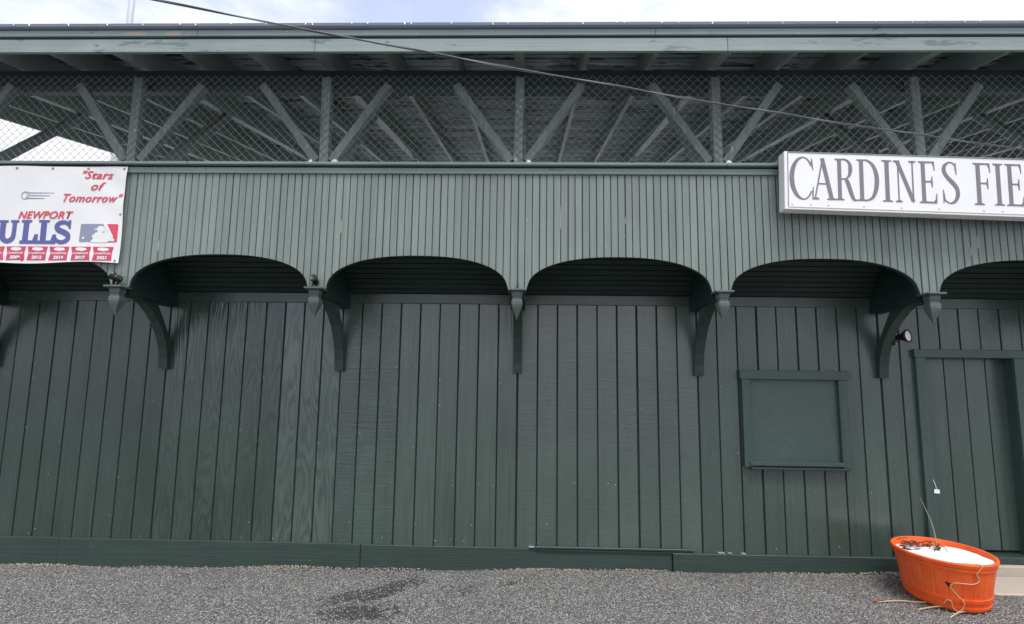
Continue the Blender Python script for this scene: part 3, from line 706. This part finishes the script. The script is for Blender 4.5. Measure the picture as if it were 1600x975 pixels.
# batter emblem: blue field, red field, white figure and ball
def flat(poly, mat, name, d):
    mb = MB(); n = len(poly); mb.add([(p[0], wav(*p)-d, p[1]) for p in poly]+[(p[0], wav(*p)-.0002, p[1]) for p in poly], [tuple(range(n))]+[(k, n+k, n+(k+1) % n, (k+1) % n) for k in range(n)]); return mb.build(name, mat, BN)
ex, ez, ew, eh = -.380, .195, .352, .172
def E_(p): return [(ex+a*ew, ez+b*eh) for a, b in p]
flat(E_([(.03, 0), (.66, 0), (.66, .5), (.60, 1), (.03, 1), (0, .95), (0, .05)]), M_['slate'], 'emblem_field', .003)
flat(E_([(.70, 1), (.97, 1), (1, .95), (1, .05), (.97, 0), (.74, 0), (.90, .18), (.86, .40)]), M_['red'], 'emblem_field', .003)
flat(E_([(.30, -.02), (.37, .20), (.33, .32), (.42, .52), (.52, .56), (.66, .50), (.80, .44), (.93, .16), (.93, .05), (.80, .06), (.72, -.02)]), M_['inkw'], 'emblem_figure', .0040)
flat(E_([(.52, .50), (.47, .58), (.46, .66), (.37, .68), (.38, .71), (.45, .75), (.48, .86), (.55, .90), (.61, .86), (.64, .72), (.63, .55)]), M_['inkw'], 'emblem_figure', .0044)
flat(E_([(.60, 1.0), (.70, 1.0), (.90, .30), (.84, .24)]), M_['inkw'], 'emblem_figure', .0048)
flat([(ex+.10*ew+.011*math.cos(R(a)), ez+.22*eh+.011*math.sin(R(a))) for a in range(0, 360, 30)], M_['inkw'], 'emblem_ball', .0042)
bx_, bz_ = -.940, .637
g = Glyph(); g.rib([(.036*math.cos(R(a)), .036*math.sin(R(a)), .006) for a in range(0, 361, 20)]); g.rib([(-.012+.03*math.cos(R(a)), .03*math.sin(R(a)), .004) for a in range(-60, 61, 15)])
for z_, x0, x1 in ((.026, .03, .28), (.0, .045, .24), (-.026, .03, .19)): g.rib([(x0, z_, .0065), (x1, z_-.003, .002)])
g.build('ball_print', M_['slate'], BN, bx_, bz_, 1, 1, -.0005, offw)
for i, yr in enumerate(('2021', '2017', '2014', '2012', '2009', '2005', '2002', '2001')):
    x = -.145-i*.206; a = .094; s = random.uniform(-.008, .008)
    flat([(x-a, .150), (x+a, .150), (x+a-.012, .09), (x+a-.006+s, .022), (x-a+.006+s, .020), (x-a+.014, .085)], M_['pink'], 'pennant', .003)
    text('CHAMPIONS', x, .078, .026, M_['inkw'], .1, .0006, 1.0, 'CENTER', lift=.0052); text(yr, x, .034, .040, M_['inkw'], .1, .0022, 1.1, 'CENTER', lift=.0052)
    flat([(x-.05, .135), (x-.02, .143), (x+.045, .138), (x+.055, .118), (x+.01, .108), (x-.045, .115)], M_['inkw'], 'pennant_mark', .0042)

# ------------------------------------------------------------------ small spotlights on the finial caps
def spotlight(x, label, yaw, size=1.0, lens=True):
    o = empty('spotlight', (x, PY-.068, 2.672)); tag(o, label, 'spotlight', 'spotlights on the finial caps'); o.rotation_euler = (0, 0, yaw); o.scale = (size,)*3
    mb = MB(); mb.box(-.028, .028, -.022, .022, 0, .008, .002); mb.box(-.026, -.020, -.012, .012, .006, .062, .002); mb.box(.020, .026, -.012, .012, .006, .062, .002); mb.build('yoke', M_['black'], o)
    d = Vector((-.75, -.35, .45)).normalized(); c = Vector((0, 0, .066))
    mb = MB(); mb.lathe(c-d*.045, d, [(0, 0), (0, .018), (.02, .022), (.05, .024), (.07, .034), (.085, .036), (.085, .030), (.075, .0)], 14); mb.build('housing', M_['black'], o, False)
    for k in range(3):
        mb = MB(); mb.lathe(c-d*(.036-.012*k), d, [(0, .024), (0, .030), (.004, .030), (.004, .024)], 12); mb.build('cooling_fin', M_['black'], o)
    if lens:
        mb = MB(); mb.lathe(c+d*.031, d, [(0, 0.0001), (.004, .014), (.0, .029)], 14); mb.build('lens', M_['glass'], o)
    mb = MB(); mb.tube([(.02, .01, .03), (.05, .03, .02), (.055, .045, .01)], .004, 6); mb.build('lead', M_['black'], o)
spotlight(-18*G, 'small black spotlight aimed left on the cap nearest the banner', R(-15), 1.12)
spotlight(-9*G, 'small black spotlight on the cap second to the right of the banner', R(60), 1.0, False)
o = empty('cable_gland', (0, PY-.06, 2.672)); tag(o, 'tiny black fitting on the cap of the middle bracket', 'fitting')
mb = MB(); mb.disc((0, 0, 0), (0, 0, 1), .018, .014, .016, 10); mb.build('collar', M_['black'], o)
mb = MB(); mb.tube([(-.004, 0, .015), (-.004, .004, .03), (.008, .01, .045), (.012, .03, .05)], .007, 6); mb.build('stub', M_['black'], o)

# floodlight beside the door, on the bracket
FL = empty('floodlight', (18*G+.045, -.155, 2.30)); tag(FL, 'black floodlight with pale round lens on the bracket beside the door', 'floodlight')
mb = MB(); mb.box(0, .014, -.03, .03, -.035, .035, .003); mb.build('mount_plate', M_['black'], FL)
mb = MB(); mb.tube([(.01, 0, .0), (.035, 0, .005), (.05, 0, .03)], .011, 8); mb.build('arm', M_['black'], FL)
d = Vector((.50, -.86, .10)).normalized(); c = Vector((.075, -.01, .045))
mb = MB(); mb.lathe(c-d*.04, d, [(0, 0), (0, .026), (.03, .030), (.06, .036), (.095, .060), (.115, .066), (.115, .058), (.105, .0)], 24); mb.build('housing', M_['black'], FL, True)
mb = MB(); mb.lathe(c+d*.0675, d, [(.012, 0.0001), (.010, .03), (.006, .050), (.0, .059)], 24); mb.build('lens', M_['glass'], FL, True)

# ------------------------------------------------------------------ orange tub with snow
TX, TY, TA, TB, TTH, TH, TS = 3.668, -.673, .459, .336, 1.429, .392, .788
tub = empty('planter', (TX, TY, gz(TX)+.004)); tub.rotation_euler = (0, 0, TTH); tag(tub, 'orange plastic half-barrel planter filled with snow beside the door', 'planter')
def ring(h, grow=0.0, n=192, groove=0.0):
    s = TS+(1-TS)*(h/TH)**.85; o = []
    for i in range(n):
        a = 2*math.pi*i/n; r = grow
        if groove and (i % 8) == 0: r -= groove
        c_, s_ = math.cos(a), math.sin(a); l = math.hypot(c_*TA, s_*TB); o.append(((TA*s+r)*c_, (TB*s+r)*s_, h))
    return o
def rings(name, rs, mat, close=True, flip=False):
    n = len(rs[0]); v = [p for r in rs for p in r]; f = []
    for i in range(len(rs)-1): f += [(i*n+k, i*n+(k+1) % n, (i+1)*n+(k+1) % n, (i+1)*n+k) for k in range(n)]
    if close: f += [tuple(range(n))[::-1]]
    return mesh(name, v, f, mat, tub, False)
bod = rings('tub', [ring(0, -.012), ring(.008, -.002)]+[ring(h, 0, 192, .0045) for h in (.03, .08, .14, .2, .26, .31, .34)]+[ring(.355, 0), ring(.385, -.012), ring(.30, -.022), ring(.20, -.022)], M_['orange'])
for z, hh in ((.020, .022), (.078, .030), (.325, .026)):
    rings('hoop', [ring(z, -.002), ring(z+.003, .009), ring(z+hh, .009), ring(z+hh+.003, -.002)], M_['orange'], False)
rings('rim', [ring(.352, .002), ring(.356, .011), ring(.384, .014), ring(.392, .009), ring(.394, -.006), ring(.388, -.014), ring(.36, -.016)], M_['orange'], False)
mb = MB(); sfac = .82
# a split in the front of the tub
a = R(180); 
def onTub(ang, h, out=.004):
    s = TS+(1-TS)*(h/TH)**.85; return Vector(((TA*s+out)*math.cos(ang), (TB*s+out)*math.sin(ang), h))
a0 = R(150)
pts = [onTub(a0+dx, .215+dz, .0025) for dx, dz in ((-.055, .012), (-.02, .018), (.02, .008), (.07, .012), (.03, -.004), (.015, -.028), (-.015, -.006), (-.04, .0))]
v = pts+[p*.995 for p in pts]; n_ = len(pts); mesh('split', v, [tuple(range(n_)), tuple(range(n_))[::-1]], M_['black'], tub)
# snow
sn = empty('snow', (TX, TY, gz(TX)+.004)); sn.rotation_euler = (0, 0, TTH); tag(sn, 'white snow lying inside the orange planter', 'snow', kind='stuff')
v = [(0, 0, .368)]; f = []; nr, na = 10, 72
for j in range(1, nr+1):
    for i in range(na):
        a = 2*math.pi*i/na; q = j/nr; x, y = (TA-.022)*q*math.cos(a), (TB-.022)*q*math.sin(a)
        z = .366+.010*math.sin(x*9+1)*math.cos(y*11)+random.uniform(-.002, .002)-.035*max(0, (x-.12)/.3)**1.3-.006*q
        v.append((x, y, z))
for i in range(na):
    f.append((0, 1+i, 1+(i+1) % na))
    for j in range(nr-1): a = 1+j*na; f.append((a+i, a+na+i, a+na+(i+1) % na, a+(i+1) % na))
o = mesh('snow_surface', v, f, M_['snow'], sn, True)
rot = Matrix.Rotation(TTH, 4, 'Z'); TL = Matrix.Translation((TX, TY, gz(TX)+.004)) @ rot
def tw(p): return TL @ Vector(p)
# dead leaves and soil heaped at the back of the tub
def leaf_mesh(mb, c, s, yaw, pitch, roll):
    m = Matrix.Rotation(yaw, 3, 'Z') @ Matrix.Rotation(pitch, 3, 'Y') @ Matrix.Rotation(roll, 3, 'X'); c = Vector(c)
    pr = [(-1, 0, 0), (-.4, .38, .10), (.3, .34, .12), (1, 0, .05), (.3, -.34, .12), (-.4, -.38, .10), (0, 0, -.02)]
    mb.add([c+m @ (Vector(p)*s) for p in pr], [(0, 6, 1), (1, 6, 2), (2, 6, 3), (3, 6, 4), (4, 6, 5), (5, 6, 0)])
mb = MB()
for i in range(95):
    r = random.random()**.4; a = random.uniform(-.35, 1.35); x, y = .42*r*math.cos(a), .30*r*math.sin(a)
    if x < .06: continue
    leaf_mesh(mb, tw((x, y, .338+random.uniform(.0, .04))), random.uniform(.015, .042), random.uniform(0, 6.3), random.uniform(-.3, .3), random.uniform(-.4, .4))
o = mb.build('dead_leaves', M_['leaf']); tag(o, 'dark dead leaves heaped at the back of the planter', 'leaves', kind='stuff')
# withered plant: stem and curled roots
pl = empty('withered_plant', tw((.04, .02, .36))); tag(pl, 'thin withered stem standing up from the snow in the planter', 'plant')
b0 = tw((.04, .02, .36))
def loc(ps): return [Vector(p) for p in ps]
mb = MB(); mb.tube(catmull([(0, 0, -.02), (.0, .0, .10), (-.02, .0, .22), (-.055, .01, .34), (-.10, .01, .45)], 6), [.006-.0035*i/24 for i in range(25)], 6); mb.build('stem', M_['stem'], pl)
for k, (dx, dy, dz) in enumerate(((-.05, -.04, .03), (.06, -.05, .05), (.03, .03, .06), (-.03, .05, .05), (.10, -.06, .01))):
    mb = MB(); mb.tube(catmull([(0, 0, 0), (dx*.4, dy*.4, dz), (dx*.8, dy*.8, dz*.8), (dx, dy, dz*.1)], 5), .0028, 5); mb.build('twig', M_['leaf'], pl)
mb = MB()
for k in range(5): leaf_mesh(mb, (random.uniform(-.03, .03), random.uniform(-.03, .03), .02+.012*k), .03, random.uniform(0, 6), random.uniform(-1, 1), random.uniform(-1, 1))
mb.build('leaf', M_['leaf'], pl)
# withered strands hanging over the left lip
mb = MB()
for k in range(9):
    a = R(14+k*3.2); p = onTub(a, .39, .012); q = onTub(a+.05, .31-random.uniform(0, .06), .035); mid = onTub(a+.02, .37, .03)
    mb.tube([tw(onTub(a, .385, -.03)), tw(p), tw(mid), tw(q)], .0022, 5)
    leaf_mesh(mb, tw(q), .02, random.uniform(0, 6), 1.2, random.uniform(-1, 1))
o = mb.build('hanging_stalks', M_['leaf']); tag(o, 'limp brown stalks hanging over the wall-side lip of the planter', 'stalks', kind='stuff')
# straw strand down the front of the tub and onto the ground
def tubpt(deg, h, o_=.010): return tw(onTub(R(deg-10), h, o_))
st = [tw((-.36, .10, .375)), tubpt(196, .398, .004), tubpt(196, .37, .018), tubpt(192, .32), tubpt(196, .28), tubpt(190, .245), tubpt(178, .24), tubpt(168, .235), tubpt(163, .20), tubpt(170, .14), tubpt(178, .09), tubpt(177, .04), tubpt(171, .012, .02), tubpt(165, .03), tubpt(163, .08), tubpt(158, .085), tubpt(154, .05)]
mb = MB(); mb.tube(catmull(st, 6), .0038, 6); o = mb.build('straw_strand', M_['twig']); tag(o, 'pale dry vine curling down the front of the orange planter', 'vine')
def gp(x, y, h=.008): return (x, y, gz(x)+h+.008*math.sin(2.1*x+.7*y)+.006*math.sin(5.3*x+1))
for lab, pts in (('longest dry straw on the asphalt left of the planter', [(3.66, -1.0), (3.5, -.86), (3.36, -.80), (3.2, -.78), (3.02, -.78)]),
                 ('short dry straw lying before the planter, crossing the longest one', [(3.62, -.98), (3.45, -.93), (3.32, -.93), (3.24, -.98)]),
                 ('thin dry straw pointing away from the planter at the photo bottom', [(3.58, -1.02), (3.48, -1.07), (3.38, -1.13)])):
    mb = MB(); mb.tube(catmull([gp(x, y, .008+.01*(i % 2)) for i, (x, y) in enumerate(pts)], 5), .0042, 5); o = mb.build('straw', M_['twig']); tag(o, lab, 'straw')
mb = MB(); leaf_mesh(mb, gp(3.045, -.77, .012), .045, .3, .1, .2); leaf_mesh(mb, gp(3.07, -.765, .016), .03, 2.2, .2, -.2); o = mb.build('fallen_leaf', M_['leafr']); tag(o, 'curled rust-brown leaf on the asphalt left of the planter', 'leaf')

mb = MB()
for i in range(60):
    x = random.choice((random.uniform(2.6, 4.1), random.uniform(-5, 4.1))); y = random.choice((random.uniform(-.12, -.06), random.uniform(-1.1, -.2)))
    if math.hypot(x-TX, y-TY) < .42: continue
    leaf_mesh(mb, gp(x, y, .010), random.uniform(.008, .020), random.uniform(0, 6.3), random.uniform(-.3, .3), random.uniform(-.3, .3))
o = mb.build('leaf_litter', M_['leafr']); tag(o, 'scattered tiny scraps of dead leaf on the asphalt', 'leaf litter', kind='stuff')

# paper tag by the door
tg = empty('paper_tag', (4.078, -.058, .86)); tag(tg, 'small white tag on a short string on the left door casing', 'tag')
mb = MB(); mb.add([(-.022, -.002, -.02), (.03, -.004, -.024), (.032, -.003, .014), (-.018, -.001, .018), (-.022, .0, -.02), (.03, -.002, -.024), (.032, -.001, .014), (-.018, .001, .018)], [(0, 1, 2, 3), (7, 6, 5, 4), (0, 4, 5, 1), (1, 5, 6, 2), (2, 6, 7, 3), (3, 7, 4, 0)]); mb.build('card', M_['white'], tg)
mb = MB(); mb.tube([(.006, -.001, .016), (-.004, .0, .06), (-.018, .004, .105)], .003, 5); mb.build('string', M_['white'], tg)

# snow remnants on the rail
for i, (x, lab) in enumerate(((-9*G-.12, 'lump of snow just left of the second rail post from the left'), (-9*G+.11, 'lump of snow just right of the second rail post from the left'), (.09, 'lump of snow beside the middle rail post'), (9*G+.10, 'largest lump of snow, by the rail post left of the white sign'))):
    v = []; f = []; na = 9
    for q, h in ((1, 0), (.9, .5), (.5, .95), (.02, 1.0)):
        for k in range(na): a = 2*math.pi*k/na; v.append((.027*q*math.cos(a)*(1+.2*math.sin(2*a+i))*(1+.2*(i == 3)), .024*q*math.sin(a), .030*h*(1+.2*math.cos(a+i))))
    for j in range(3): f += [(j*na+k, j*na+(k+1) % na, (j+1)*na+(k+1) % na, (j+1)*na+k) for k in range(na)]
    o = mesh('snow_lump', v, f, M_['snow'], None, True); o.location = (x, PY-.035, 3.858); tag(o, lab, 'snow', 'snow lumps on the rail')

# ------------------------------------------------------------------ overhead cable and distant pole
A_, B_ = Vector((-1.992, -3.054, 3.898)), Vector((4.292, -1.164, 3.861))
pts = []
for i in range(91):
    u = -.45+i*1.9/90; p = A_.lerp(B_, u); p.z -= .052*4*u*(1-u); pts.append(p)
cb = empty('overhead_cable', pts[0]); tag(cb, 'dark overhead cable slanting across in front of the roof', 'cable')
rel = [Vector(p)-Vector(pts[0]) for p in pts]
mb = MB(); mb.tube(rel, .0052, 6); mb.build('conductor', M_['cable'], cb)
fine = []
for i in range(len(rel)-1):
    for k in range(6):
        p = rel[i].lerp(rel[i+1], k/6); ph = (i*6+k)*.11; fine.append(p+Vector((0, .0070*math.cos(ph), .0070*math.sin(ph))))
mb = MB(); mb.tube(fine, .0030, 5); mb.build('messenger_wire', M_['galv'], cb)

pole = empty('light_pole', (-15.9, 15.0, 0)); tag(pole, 'pale tall metal pole rising behind the roof at top left', 'pole')
mb = MB(); mb.lathe((0, 0, -.3), (0, 0, 1), [(0, .17), (6, .15), (14, .125), (24, .10), (24, 0)], 16); mb.build('shaft', M_['polem'], pole, True)
mb = MB(); mb.box(-.25, .25, -.25, .25, -.3, .08, .02); mb.build('base_plate', M_['concrete'], pole)
mb = MB(); mb.box(-1.2, 1.2, -.06, .06, 22.2, 22.34, .01); mb.build('cross_arm', M_['polem'], pole)
for x in (-1.0, -.35, .35, 1.0):
    mb = MB(); mb.lathe((x, .1, 22.1), (0, .8, -.5), [(0, 0), (0, .1), (.25, .25), (.27, .25), (.27, 0)], 14); mb.build('lamp_head', M_['polem'], pole)
